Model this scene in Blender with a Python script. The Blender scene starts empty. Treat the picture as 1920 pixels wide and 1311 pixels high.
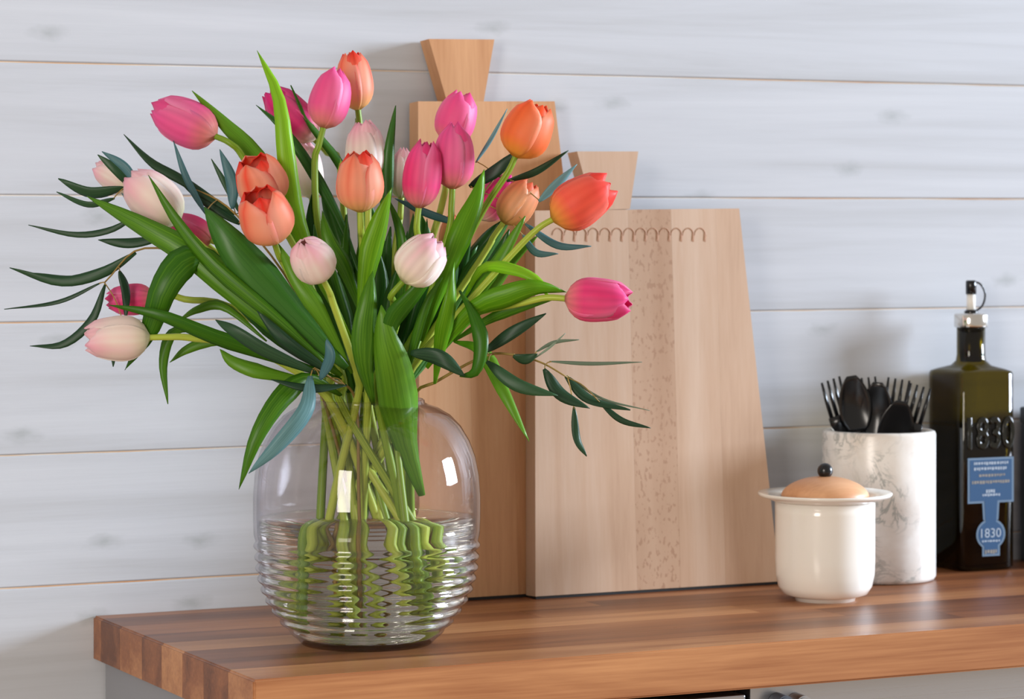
import bpy, bmesh, math, random
import numpy as np
from mathutils import Vector, Matrix
random.seed(7); np.random.seed(7)
S = bpy.context.scene
COL = S.collection

# ------------------------------------------------------------------ camera
FPX = 5482.0; YAW = math.radians(25.71); HORIZON = 413.0
CAM = Vector((-0.94487, -2.98568, 1.31959))
FW = Vector((math.sin(YAW), math.cos(YAW), 0)); RT = Vector((math.cos(YAW), -math.sin(YAW), 0))
cd = bpy.data.cameras.new('camera'); cam = bpy.data.objects.new('camera', cd); COL.objects.link(cam)
cam.location = CAM; cam.rotation_euler = (math.pi/2, 0, -YAW)
cd.sensor_width = 36; cd.lens = FPX/1920*36; cd.shift_y = -(655.5-HORIZON)/1920
cd.clip_start = .05
cd.dof.use_dof = True; cd.dof.focus_distance = 2.86; cd.dof.aperture_fstop = 9
S.camera = cam
# ------------------------------------------------------------------ light
w = bpy.data.worlds.new('room_ambient'); S.world = w; w.use_nodes = True
bg = w.node_tree.nodes['Background']; bg.inputs[0].default_value = (1.0, .91, .82, 1); bg.inputs[1].default_value = .37
def area(name, loc, target, sx, sy, power, col):
    l = bpy.data.lights.new(name, 'AREA'); l.shape = 'RECTANGLE'; l.size = sx; l.size_y = sy; l.energy = power; l.color = col
    o = bpy.data.objects.new(name, l); COL.objects.link(o); o.location = loc
    o.rotation_euler = (Vector(target)-Vector(loc)).to_track_quat('-Z', 'Y').to_euler()
    return o
area('window_light_side', (10.0, -2.75, 3.0), (.45, -.1, 1.1), 2.3, 2.6, 1560, (.82, .94, 1.10))
area('window_light_room', (-2.9, -3.3, 1.75), (.2, -.3, 1.1), 1.0, 1.9, 72, (1.0, .92, .83))
vs = S.view_settings; vs.view_transform = 'Standard'; vs.look = 'None'; vs.gamma = 1; vs.use_curve_mapping = False; vs.exposure = .40
S.cycles.max_bounces = 14; S.cycles.transparent_max_bounces = 32; S.cycles.transmission_bounces = 12

# ------------------------------------------------------------------ pixel helpers (a direction only; depth comes from what a thing touches)
def ray(x, y): return FW + RT*((x-960)/FPX) + Vector((0, 0, -(y-HORIZON)/FPX))
def P(x, y, d): return CAM + ray(x, y)*d
def onY(x, y, Y):
    r = ray(x, y); return CAM + r*((Y-CAM.y)/r.y)
def onZ(x, y, Z=.9):
    r = ray(x, y); return CAM + r*((Z-CAM.z)/r.z)
def onPlane(x, y, p0, n):
    r = ray(x, y); return CAM + r*((p0-CAM).dot(n)/r.dot(n))

# ------------------------------------------------------------------ object helpers
def lin(c):
    return tuple(((v/255)/12.92 if v/255 <= .04045 else ((v/255+.055)/1.055)**2.4) for v in c)
def tag(o, label=None, cat=None, group=None, kind=None):
    for k, v in (('label', label), ('category', cat), ('group', group), ('kind', kind)):
        if v: o[k] = v
    return o
def empty(name, loc=(0, 0, 0), label=None, cat=None, group=None):
    o = bpy.data.objects.new(name, None); COL.objects.link(o); o.location = loc; o.empty_display_size = .02
    return tag(o, label, cat, group)
def link(name, me, mat=None, parent=None, smooth=True):
    if mat: me.materials.append(mat)
    if smooth: me.polygons.foreach_set('use_smooth', [True]*len(me.polygons))
    o = bpy.data.objects.new(name, me); COL.objects.link(o)
    if parent:
        o.parent = parent
        if parent.parent is None: o.matrix_parent_inverse = Matrix.Translation(-Vector(parent.location))
    return o
def mesh(name, V, F, mat=None, parent=None, smooth=True):
    me = bpy.data.meshes.new(name); me.from_pydata([tuple(v) for v in V], [], F); me.update()
    return link(name, me, mat, parent, smooth)
def from_bm(name, bm, mat=None, parent=None, smooth=False):
    bmesh.ops.recalc_face_normals(bm, faces=bm.faces)
    me = bpy.data.meshes.new(name); bm.to_mesh(me); bm.free()
    return link(name, me, mat, parent, smooth)
def box(name, a, b, mat, parent=None, bev=0, seg=2):
    bm = bmesh.new(); bmesh.ops.create_cube(bm, size=1)
    for v in bm.verts: v.co = Vector(((a[i]+b[i])/2 + v.co[i]*(b[i]-a[i]) for i in range(3)))
    if bev: bmesh.ops.bevel(bm, geom=bm.edges[:], offset=bev, segments=seg, affect='EDGES', profile=.6)
    return from_bm(name, bm, mat, parent)
def prism(name, poly, thick, mat, parent=None, bev=0):
    """poly: coplanar front outline (world points); thick: vector to the back outline"""
    bm = bmesh.new(); n = len(poly)
    a = [bm.verts.new(p) for p in poly]; b = [bm.verts.new(Vector(p)+thick) for p in poly]
    bm.faces.new(a); bm.faces.new(b[::-1])
    for i in range(n): bm.faces.new((a[i], a[(i+1) % n], b[(i+1) % n], b[i]))
    bmesh.ops.recalc_face_normals(bm, faces=bm.faces)
    if bev: bmesh.ops.bevel(bm, geom=bm.edges[:], offset=bev, segments=2, affect='EDGES', profile=.6)
    return from_bm(name, bm, mat, parent)
def lathe(name, prof, c, mat, parent=None, n=64, smooth=True):
    V, F = [], []; m = len(prof)
    for k in range(n):
        a = 2*math.pi*k/n
        for r, z in prof: V.append((c[0]+r*math.cos(a), c[1]+r*math.sin(a), c[2]+z))
    for k in range(n):
        k2 = (k+1) % n
        for i in range(m-1): F.append((k*m+i, k2*m+i, k2*m+i+1, k*m+i+1))
    bm = bmesh.new(); vv = [bm.verts.new(v) for v in V]
    for f in F: bm.faces.new([vv[i] for i in f])
    bmesh.ops.remove_doubles(bm, verts=bm.verts, dist=1e-6)
    bmesh.ops.dissolve_degenerate(bm, edges=bm.edges, dist=1e-6)
    return from_bm(name, bm, mat, parent, smooth)
def spline(pts, n):
    p = [Vector(q) for q in pts]; p = [p[0]*2-p[1]] + p + [p[-1]*2-p[-2]]; m = len(p)-3; out = []
    for k in range(n):
        s = k/(n-1)*m; i = min(int(s), m-1); t = s-i; a, b, c, d = p[i:i+4]
        out.append(.5*((2*b)+(c-a)*t+(2*a-5*b+4*c-d)*t*t+(3*b-a-3*c+d)*t**3))
    return out
def tube(name, pts, rad, mat, parent=None, n=16, sides=8):
    c = spline(pts, n) if len(pts) > 2 else [Vector(pts[0]).lerp(Vector(pts[1]), k/(n-1)) for k in range(n)]
    V, F = [], []; up = Vector((.3, .8, .5)).normalized()
    for k, p in enumerate(c):
        t = (c[min(k+1, n-1)]-c[max(k-1, 0)]).normalized(); a = t.cross(up).normalized(); b = t.cross(a)
        s = k/(n-1); r = rad(s) if callable(rad) else rad
        for j in range(sides):
            g = 2*math.pi*j/sides; V.append(p+(a*math.cos(g)+b*math.sin(g))*r)
    for k in range(n-1):
        for j in range(sides): F.append((k*sides+j, k*sides+(j+1) % sides, (k+1)*sides+(j+1) % sides, (k+1)*sides+j))
    F.append(tuple(range(sides))[::-1]); F.append(tuple((n-1)*sides+j for j in range(sides)))
    return mesh(name, V, F, mat, parent)
def text(name, s, height, width, M, mat, parent, ext=.0006, bevel=0.0):
    cu = bpy.data.curves.new(name, 'FONT'); cu.body = s; cu.size = 1; cu.extrude = .02; cu.resolution_u = 4; cu.bevel_depth = bevel; cu.bevel_resolution = 2
    o = bpy.data.objects.new(name, cu); COL.objects.link(o)
    me = bpy.data.meshes.new_from_object(o.evaluated_get(bpy.context.evaluated_depsgraph_get()))
    bpy.data.objects.remove(o); bpy.data.curves.remove(cu)
    co = np.array([v.co[:] for v in me.vertices]); lo, hi = co.min(0), co.max(0)
    for v in me.vertices:
        q = ((v.co.x-lo[0])/(hi[0]-lo[0])*width, (v.co.y-lo[1])/(hi[1]-lo[1])*height, v.co.z/(.02+bevel)*ext)
        v.co = M @ Vector(q)
    return link(name, me, mat, parent, False)

# ------------------------------------------------------------------ materials
class NT:
    def __init__(s, name):
        s.m = bpy.data.materials.new(name); s.m.use_nodes = True; s.t = s.m.node_tree; s.n = s.t.nodes
        s.out = s.n['Material Output']; s.b = s.n['Principled BSDF']
    def new(s, typ, **kw):
        x = s.n.new(typ)
        for k, v in kw.items(): setattr(x, k, v)
        return x
    def l(s, a, b): s.t.links.new(a, b)
    def ramp(s, fac, stops):
        r = s.new('ShaderNodeValToRGB'); e = r.color_ramp.elements
        while len(e) < len(stops): e.new(.5)
        for q, (p, c) in zip(e, stops): q.position = p; q.color = (*c[:3], 1)
        s.l(fac, r.inputs[0]); return r.outputs[0]
    def mix(s, fac, a, b, mode='MIX'):
        x = s.new('ShaderNodeMix', data_type='RGBA', blend_type=mode)
        for sock, v in ((x.inputs[0], fac), (x.inputs[6], a), (x.inputs[7], b)):
            if hasattr(v, 'links') or isinstance(v, bpy.types.NodeSocket): s.l(v, sock)
            elif isinstance(v, (int, float)): sock.default_value = v
            else: sock.default_value = (*v[:3], 1)
        return x.outputs[2]
    def math(s, op, a, b=0.0):
        x = s.new('ShaderNodeMath', operation=op)
        for sock, v in ((x.inputs[0], a), (x.inputs[1], b)):
            if isinstance(v, bpy.types.NodeSocket): s.l(v, sock)
            else: sock.default_value = v
        return x.outputs[0]
    def coord(s, scale, rand=True):
        """world position, shifted per object, scaled"""
        g = s.new('ShaderNodeNewGeometry').outputs['Position']
        if rand:
            oi = s.new('ShaderNodeObjectInfo').outputs['Random']
            vm = s.new('ShaderNodeVectorMath', operation='SCALE'); vm.inputs[0].default_value = (7.3, 3.1, 5.7); s.l(oi, vm.inputs['Scale'])
            ad = s.new('ShaderNodeVectorMath', operation='ADD'); s.l(g, ad.inputs[0]); s.l(vm.outputs[0], ad.inputs[1]); g = ad.outputs[0]
        mp = s.new('ShaderNodeMapping'); mp.inputs['Scale'].default_value = scale; s.l(g, mp.inputs[0]); return mp.outputs[0]
    def noise(s, vec, scale=1, detail=4, rough=.55, dist=0):
        x = s.new('ShaderNodeTexNoise'); x.inputs['Scale'].default_value = scale; x.inputs['Detail'].default_value = detail
        x.inputs['Roughness'].default_value = rough; x.inputs['Distortion'].default_value = dist
        if vec is not None: s.l(vec, x.inputs['Vector'])
        return x.outputs[0]
    def bump(s, h, strength, dist=.001):
        x = s.new('ShaderNodeBump'); x.inputs['Strength'].default_value = strength; x.inputs['Distance'].default_value = dist
        s.l(h, x.inputs['Height']); s.l(x.outputs[0], s.b.inputs['Normal'])
    def set(s, **kw):
        for k, v in kw.items():
            k = k.replace('_', ' ')
            if isinstance(v, bpy.types.NodeSocket): s.l(v, s.b.inputs[k])
            else: s.b.inputs[k].default_value = (*v, 1) if isinstance(v, tuple) and len(v) == 3 else v
        return s.m
def plain(name, c, rough=.5, metal=0, **kw):
    t = NT(name); return t.set(Base_Color=lin(c), Roughness=rough, Metallic=metal, **kw)
def wood(name, dark, mid, light, grain, rough=.45, fine=.5, spread=.35):
    t = NT(name); oi = t.new('ShaderNodeObjectInfo').outputs['Random']
    sc = {'x': (1.6, 22, 22), 'z': (22, 22, 1.6)}[grain]; fs = {'x': (6, 260, 260), 'z': (260, 260, 6)}[grain]
    v = t.coord(sc); n1 = t.noise(v, 1, 5, .6, .6)
    n2 = t.noise(t.coord(fs), 1, 3, .6)
    f = t.math('ADD', t.math('MULTIPLY', n1, .72), t.math('MULTIPLY', n2, .28*fine*2))
    f = t.math('ADD', f, t.math('MULTIPLY', t.math('SUBTRACT', oi, .5), spread))
    c = t.ramp(f, [(.25, lin(dark)), (.5, lin(mid)), (.75, lin(light))])
    t.bump(n2, .08, .0006)
    return t.set(Base_Color=c, Roughness=rough)
# white-washed wall boards
t = NT('whitewashed_pine')
n1 = t.noise(t.coord((1.1, 30, 26)), 1, 6, .62, .5); n2 = t.noise(t.coord((8, 300, 300)), 1, 3, .6); n3 = t.noise(t.coord((1.2, 1, 3)), 1, 2)
c = t.ramp(n1, [(.28, lin((174, 177, 182))), (.5, lin((187, 191, 198))), (.75, lin((196, 200, 207)))])
sp = t.new('ShaderNodeSeparateXYZ'); t.l(t.coord((3.4, 1, 8.0)), sp.inputs[0]); cb_ = t.new('ShaderNodeCombineXYZ'); t.l(sp.outputs[0], cb_.inputs[0]); t.l(sp.outputs[2], cb_.inputs[1])
vo = t.new('ShaderNodeTexVoronoi', feature='F1', voronoi_dimensions='2D'); t.l(cb_.outputs[0], vo.inputs['Vector']); vo.inputs['Scale'].default_value = 1
wob = t.math('ADD', vo.outputs['Distance'], t.math('MULTIPLY', t.math('SUBTRACT', t.noise(t.coord((60, 60, 120)), 1, 3), .5), .10))
kn = t.ramp(wob, [(.0, (1, 1, 1)), (.03, (.6, .6, .6)), (.085, (0, 0, 0))])
c = t.mix(t.math('MULTIPLY', kn, .5), c, lin((140, 146, 146)))
t.bump(t.math('ADD', t.math('MULTIPLY', n1, .6), t.math('MULTIPLY', n2, .5)), .22, .0012)
M_WALL = t.set(Base_Color=c, Roughness=.6)
t = NT('raw_pine_gap'); n1 = t.noise(t.coord((5, 1, 9), False), 1, 3)
M_GAP = t.set(Base_Color=t.ramp(n1, [(.42, lin((226, 220, 212))), (.55, lin((222, 196, 168))), (.68, lin((206, 150, 100)))]), Roughness=.8)
M_OAK = wood('oiled_oak', (100, 56, 31), (146, 90, 53), (190, 134, 88), 'x', .36, .5, .40)
M_MAPLE = wood('pale_maple', (176, 142, 116), (196, 164, 138), (208, 182, 160), 'z', .42, .4, .22)
M_BEECH = wood('warm_beech', (182, 130, 88), (205, 155, 112), (216, 173, 134), 'z', .42, .4, .2)
M_LIDWOOD = wood('turned_beech', (196, 138, 96), (222, 168, 124), (232, 184, 142), 'x', .45, .3, .1)
t = NT('speckled_maple'); n1 = t.noise(t.coord((22, 22, 1.6)), 1, 5); n2 = t.noise(t.coord((260, 260, 120)), 1, 2)
c = t.mix(t.math('MULTIPLY', t.math('GREATER_THAN', n2, .6), .45), t.ramp(n1, [(.3, lin((174, 138, 110))), (.7, lin((194, 162, 136)))]), lin((146, 104, 76)))
M_SPECK = t.set(Base_Color=c, Roughness=.42)
M_ENGRAVE = plain('engraved_wood', (172, 128, 98), .7)
M_GREY = plain('grey_cabinet_paint', (138, 140, 146), .5)
M_DARK = plain('dark_gap', (24, 24, 26), .6)
t = NT('brushed_steel'); n1 = t.noise(t.coord((2, 2, 700)), 1, 3)
t.bump(n1, .12, .0004); M_STEEL = t.set(Base_Color=lin((196, 198, 202)), Metallic=1.0, Roughness=t.math('ADD', t.math('MULTIPLY', n1, .15), .22))
M_CHROME = plain('polished_steel', (225, 222, 216), .14, 1)
t = NT('floor_boards'); n1 = t.noise(t.coord((2, 30, 1), False), 1, 5)
M_FLOOR = t.set(Base_Color=t.ramp(n1, [(.3, lin((150, 120, 92))), (.7, lin((184, 152, 120)))]), Roughness=.5)
M_CERAMIC = plain('white_glazed_ceramic', (240, 236, 228), .16, 0, Coat_Weight=.4)
M_BLACK = plain('black_plastic', (14, 14, 16), .22)
M_KNOB = plain('black_lacquer', (16, 17, 20), .25)
M_SLATE = plain('slate_metal', (78, 84, 94), .4)
M_WHITEP = plain('white_plastic', (232, 230, 224), .35)
t = NT('white_marble'); g = t.coord((1, 1, 1), False)
n1 = t.noise(g, 9, 5, .6, .4); n2 = t.noise(g, 26, 6, .65, 1.6); n3 = t.noise(g, 13, 2)
c = t.ramp(n1, [(.35, lin((212, 200, 188))), (.6, lin((236, 233, 228)))])
vein = t.ramp(t.math('ABSOLUTE', t.math('SUBTRACT', n2, .5)), [(.0, (1, 1, 1)), (.05, (0, 0, 0))])
spot = t.ramp(n3, [(.47, (0, 0, 0)), (.62, (1, 1, 1))])
c = t.mix(t.math('MULTIPLY', t.math('MULTIPLY', vein, spot), .75), c, lin((132, 140, 136)))
M_MARBLE = t.set(Base_Color=c, Roughness=.24)
# thin glass: clear transmission with a faint smoke tint and Fresnel reflection
def thin_glass(name, tint, edge, ior=1.45):
    t = NT(name); t.n.remove(t.b)
    tr = t.new('ShaderNodeBsdfTransparent'); gl = t.new('ShaderNodeBsdfGlossy'); gl.inputs['Roughness'].default_value = .02
    lw = t.new('ShaderNodeLayerWeight'); lw.inputs['Blend'].default_value = .5; fc = lw.outputs['Facing']
    t.l(t.mix(t.math('POWER', fc, 4.0), tint, edge), tr.inputs[0])
    f0 = ((ior-1)/(ior+1))**2
    fr = t.math('ADD', t.math('MULTIPLY', t.math('POWER', fc, 5.0), 1-f0), f0)
    mx = t.new('ShaderNodeMixShader'); t.l(fr, mx.inputs[0]); t.l(tr.outputs[0], mx.inputs[1]); t.l(gl.outputs[0], mx.inputs[2])
    t.l(mx.outputs[0], t.out.inputs[0]); return t.m
M_VASE = thin_glass('smoked_glass', (.962, .950, .962), (.72, .69, .73))
M_BOTTLE = thin_glass('olive_bottle_glass', (.36, .29, .03), (.10, .085, .02), 1.5)
M_OIL = plain('dark_oil', (16, 15, 9), .12)
M_DIGIT = plain('embossed_dark_glass', (22, 22, 14), .08)
t = NT('vase_water'); t.n.remove(t.b); g = t.new('ShaderNodeBsdfGlass'); g.inputs['IOR'].default_value = 1.33; g.inputs['Roughness'].default_value = 0
g.inputs['Color'].default_value = (.97, .985, .96, 1); t.l(g.outputs[0], t.out.inputs[0]); M_WATER = t.m
M_BLUE = plain('blue_label', (26, 72, 114), .45)
M_SILVER = plain('silver_print', (104, 128, 152), .4, .2)
M_PRINT = plain('pale_print', (158, 172, 188), .5)
M_PRINT2 = plain('tan_print', (134, 130, 124), .5)
# plants
def plant(name, c0, c1, rough, transl, attr=False, vein=True):
    t = NT(name)
    if attr:
        a = t.new('ShaderNodeAttribute', attribute_name='Col'); c = a.outputs['Color']
    else:
        uv = t.new('ShaderNodeUVMap').outputs[0]; mp = t.new('ShaderNodeMapping'); mp.inputs['Scale'].default_value = (16, 1.2, 1); t.l(uv, mp.inputs[0])
        oi = t.new('ShaderNodeObjectInfo').outputs['Random']
        f = t.math('ADD', t.noise(mp.outputs[0], 1, 3), t.math('MULTIPLY', t.math('SUBTRACT', oi, .5), .5))
        c = t.ramp(f, [(.3, lin(c0)), (.7, lin(c1))])
    t.set(Base_Color=c, Roughness=rough, Specular_IOR_Level=.3)
    tr = t.new('ShaderNodeBsdfTranslucent'); t.l(c, tr.inputs[0])
    mx = t.new('ShaderNodeMixShader'); mx.inputs[0].default_value = transl
    t.l(t.b.outputs[0], mx.inputs[1]); t.l(tr.outputs[0], mx.inputs[2]); t.l(mx.outputs[0], t.out.inputs[0]); return t.m
M_PETAL = plant('tulip_petal', None, None, .5, .4, True)
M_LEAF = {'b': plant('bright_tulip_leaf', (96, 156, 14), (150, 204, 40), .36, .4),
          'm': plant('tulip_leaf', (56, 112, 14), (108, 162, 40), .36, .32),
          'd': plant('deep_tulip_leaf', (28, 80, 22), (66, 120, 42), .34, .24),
          'e': plant('eucalyptus_leaf', (26, 56, 36), (50, 86, 54), .42, .12),
          't': plant('blue_eucalyptus_leaf', (66, 108, 114), (104, 148, 152), .45, .12),
          'p': plant('pale_eucalyptus_leaf', (104, 124, 104), (140, 158, 136), .5, .15)}
M_STEM = plant('tulip_stem', (118, 152, 36), (184, 200, 78), .4, .1)
M_TWIG = plant('eucalyptus_twig', (132, 112, 58), (170, 138, 72), .5, .05)

# ------------------------------------------------------------------ setting
X0, X1 = -2.4, 4.2
wall = box('wall_back', (X0, .0022, 0), (X1, .10, 2.62), M_GAP); tag(wall, 'whitewashed horizontal plank wall behind the wooden worktop', 'wall', kind='structure')
joints = [.934, 1.073, 1.212, 1.3455, 1.4855]
zs = [.934-.1385*k for k in range(6, 0, -1)] + joints + [1.4855+.139*k for k in range(1, 9)]
zs = [0.0] + zs + [2.62]
for k in range(len(zs)-1):
    a, b = zs[k]+.0008, zs[k+1]-.0008
    if b-a < .02: continue
    dy = random.uniform(-.0004, .0004)
    prof = [(.004, a), (.0012+dy, a), (dy, a+.0013), (dy, b-.0013), (.0012+dy, b), (.004, b)]
    V = [(X, y, z) for X in (X0, X1) for y, z in prof]
    F = [(i, i+1, i+7, i+6) for i in range(5)] + [(0, 1, 2, 3, 4, 5), (6, 7, 8, 9, 10, 11)]
    mesh('plank', V, F, M_WALL, wall, False)
fl = box('floor', (X0, -4.2, -.05), (X1, .1, 0), M_FLOOR); tag(fl, 'wooden floor of the kitchen', 'floor', kind='structure')

# ------------------------------------------------------------------ worktop of glued oak staves
TH = .045; WX = 2.3
wt = empty('worktop', (0, 0, .9-TH), 'oiled oak butcher-block worktop carrying the tulip vase', 'worktop')
ends = [-.001, -.026, -.090, -.122, -.161, -.222, -.284, -.345, -.413, -.480]
for r in range(len(ends)-1):
    x = 0.0; first = True
    while x < WX-.01:
        L = random.uniform(.45, .95) if not first else random.uniform(.3, .9)
        if r == len(ends)-2: L = 1.3
        x2 = min(WX, x+L); x2 = WX if WX-x2 < .2 else x2
        bm = bmesh.new(); bmesh.ops.create_cube(bm, size=1)
        a = (x+.0001*(not first), ends[r+1]+.00012, .9-TH); b = (x2-.0001, ends[r]-.00012, .9)
        for v in bm.verts: v.co = Vector(((a[i]+b[i])/2 + v.co[i]*(b[i]-a[i]) for i in range(3)))
        ed = []
        for e in bm.edges:
            m = (e.verts[0].co+e.verts[1].co)/2
            if first and abs(m.x-a[0]) < 1e-5 and abs(m.z-.9) < 1e-5: ed.append(e)
            if r == len(ends)-2 and abs(m.y-a[1]) < 1e-5 and (abs(m.z-.9) < 1e-5 or abs(m.z-.9+TH) < 1e-5 or (first and abs(m.x-a[0]) < 1e-5)): ed.append(e)
        if ed: bmesh.ops.bevel(bm, geom=ed, offset=.0022, segments=3, affect='EDGES')
        from_bm('stave', bm, M_OAK, wt); x = x2; first = False

# base units
ZB = .9-TH
xl = onY(1095, 1300, -.455).x; xm = onY(1402, 1290, -.455).x
cab = empty('base_cabinet', (.012, -.2, 0), 'grey painted base cabinet under the oak worktop end', 'cabinet')
box('side_panel', (.012, -.425, 0), (.03, -.004, ZB), M_GREY, cab, .001)
box('body', (.03, -.42, .1), (xl-.004, -.006, ZB-.012), M_GREY, cab)
box('plinth', (.03, -.37, 0), (xl-.004, -.34, .1), M_DARK, cab)
box('door', (.031, -.44, .11), (xl-.006, -.42, ZB-.03), M_GREY, cab, .0015)
dw = empty('dishwasher', (xl+.1, -.2, 0), 'brushed steel appliance front set below a dark gap beside the cooker', 'dishwasher')
box('body', (xl, -.43, 0), (xm-.003, -.01, ZB-.010), M_DARK, dw)
box('front_panel', (xl+.001, -.458, .1), (xm-.004, -.43, ZB-.009), M_STEEL, dw, .002)
ov = empty('oven', (xm+.3, -.2, 0), 'brushed steel oven front with control knobs under the worktop', 'oven')
box('body', (xm, -.43, 0), (xm+.6, -.01, ZB-.001), M_DARK, ov)
box('control_panel', (xm+.001, -.458, ZB-.11), (xm+.599, -.43, ZB-.001), M_STEEL, ov, .002)
box('door', (xm+.001, -.458, .1), (xm+.599, -.43, ZB-.116), M_STEEL, ov, .002)
for k, px in enumerate((1456, 1491)):
    p = onY(px, 1318, -.458)
    bm = bmesh.new(); bmesh.ops.create_cone(bm, cap_ends=True, segments=32, radius1=.0105, radius2=.0095, depth=.02)
    bmesh.ops.bevel(bm, geom=[e for e in bm.edges if len(e.link_faces) == 2 and e.calc_face_angle(0) > 1], offset=.0015, segments=2, affect='EDGES')
    bmesh.ops.transform(bm, matrix=Matrix.Translation((p.x, -.467, p.z)) @ Matrix.Rotation(math.pi/2, 4, 'X'), verts=bm.verts)
    from_bm('knob', bm, M_SLATE if k == 0 else M_STEEL, ov)

# ------------------------------------------------------------------ chopping boards (leaning: the back one on the wall, the front one on it)
def plane(yb, h, lean):
    p0 = Vector((0, yb, .9)); up = Vector((0, lean, h)).normalized(); return p0, Vector((0, -up.z, up.y)), up
def cut_strip(poly, xa, xb, axis_o, ax):
    """clip a convex polygon to xa..xb along ax"""
    def clip(pl, s, lim):
        out = []
        for i in range(len(pl)):
            p, q = pl[i], pl[(i+1) % len(pl)]; dp = s*((p-axis_o).dot(ax)-lim); dq = s*((q-axis_o).dot(ax)-lim)
            if dp >= 0: out.append(p)
            if dp*dq < 0: out.append(p.lerp(q, dp/(dp-dq)))
        return out
    return clip(clip(poly, 1, xa), -1, xb)
def board(name, label, yb, h, lean, t, body_px, handle_px, mats, cuts_px):
    p0, n, up = plane(yb, h, lean)
    pr = lambda q: onPlane(q[0], q[1], p0, n)
    body = [pr(q) for q in body_px]
    # lower edge exactly on the worktop
    for i in range(len(body)):
        if body_px[i][1] > 1000:
            v = body[i]; body[i] = Vector((v.x, yb, .9034))
    hd = [pr(q) for q in handle_px]; th = -n*t
    o = empty(name, (sum(v.x for v in body)/len(body), yb, .9), label, 'chopping board')
    ax = Vector((1, 0, 0)); O = Vector((0, 0, 0))
    xs = [min(v.x for v in body)-.01] + [pr(q).x for q in cuts_px] + [max(v.x for v in body)+.01]
    for k in range(len(xs)-1):
        pl = cut_strip(body, xs[k]+.00005, xs[k+1]-.00005, O, ax)
        if len(pl) > 2: prism('strip', pl, th, mats[k % len(mats)], o)
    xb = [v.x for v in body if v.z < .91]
    box('foot_strip', (min(xb)+.001, yb+.0008, .9002), (max(xb)-.001, yb+t-.001, .9033), M_DARK, o)  # thin dark strip along the underside of the board
    prism('handle', hd, th, mats[0], o)
    return o, p0, n, up
TB = .024
board('chopping_board', 'taller warm beech chopping board leaning directly against the plank wall', -.060, .63, .034, TB,
      [(784, 190), (1040, 190), (1148, 1112), (787, 1130)], [(804, 73), (927, 74), (907, 190), (838, 190)],
      [M_BEECH, M_BEECH, M_BEECH], [(880, 600), (960, 600), (1060, 600)])
bo, p0, n, up = board('chopping_board', 'pale maple chopping board with carved loop row, leaning on taller board', -.0845, .44, .0235, TB,
      [(1003, 395), (1386, 391), (1462, 1096), (1004, 1122)], [(1082, 284), (1197, 284), (1181, 392), (1112, 394)],
      [M_MAPLE, M_SPECK, M_MAPLE, M_MAPLE], [(1185, 700), (1266, 700), (1350, 700)])
for k in range(13):                                      # carved curls
    cx = 1044+k*22.2; q = lambda x, y: onPlane(x, y, p0, n)+n*.0002
    a = [q(cx-9+10*(1-math.cos(s))+1, 441-13*math.sin(s)) for s in [math.pi*i/8 for i in range(9)]]
    V, F = [], []
    for i, p in enumerate(a):
        d = (a[min(i+1, 8)]-a[max(i-1, 0)]).normalized(); sd = d.cross(n); wv = .0003+.0008*i/8
        V += [p+sd*wv, p+n*.0004, p-sd*wv]
    for i in range(8): F += [(i*3, i*3+1, i*3+4, i*3+3), (i*3+1, i*3+2, i*3+5, i*3+4)]
    b = len(V); V += [q(cx+9, 436), q(cx+14.5, 441), q(cx+12.5, 454), q(cx+8, 452), q(cx+11, 445)+n*.0004]
    F += [(b, b+1, b+4), (b+1, b+2, b+4), (b+2, b+3, b+4), (b+3, b, b+4)]
    mesh('carved_loop', V, F, M_ENGRAVE, bo, False)

# ------------------------------------------------------------------ vase and water
VC = onZ(688, 1205); D0 = (VC-CAM).dot(FW); SC = FPX/D0      # px per metre at the vase
def zpx(y): return (1205-y)/SC
RV = 212/SC
prof = [(0, .0), (122/SC, .0), (128/SC, .002)]
ribs = 9; zb, zt = zpx(1192), zpx(1012)
env = lambda z: RV*(1-.41*max(0, 1-z/zpx(1030))**2.3)
outer = [(122/SC, 0.0)]
nr = 8*ribs
for i in range(nr+1):
    s = i/nr; z = .004+(zt-.004)*s; outer.append((env(z)-.0018*math.cos(2*math.pi*s*ribs)*min(1, s*6)-.0022*min(1, (1-s)*12), z))
for px, y in ((212, 1000), (213, 970), (213, 930), (210, 890), (203, 855), (192, 826), (176, 799), (156, 778), (134, 765), (116, 759), (109, 755), (108, 750)):
    outer.append((px/SC, zpx(y)))
inner = [(max(r-.0034, 0), max(z, .006)) for r, z in outer]; inner[-1] = (outer[-1][0]-.0026, outer[-1][1])
vase = empty('vase', VC, 'rounded smoked glass vase with ribbed lower half, holding the tulips', 'vase')
shell = [(0, 0)] + outer + [(outer[-1][0]-.0012, outer[-1][1]+.0008)] + inner[::-1] + [(0, .006)]
lathe('glass_body', shell, VC, M_VASE, vase, 96)
ZW = zpx(972)
wp = [(0, .0064)] + [(r-.0003, z+.0003) for r, z in inner if z < ZW] ; wp = [(0, .0064)] + [q for q in wp[1:] if q[1] > .0064]
wp += [(RV-.0040, ZW), (0, ZW)]
wa = lathe('water', wp, VC, M_WATER, None, 96); tag(wa, 'clear water filling the lower half of the glass vase', 'water', kind='stuff')

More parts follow.
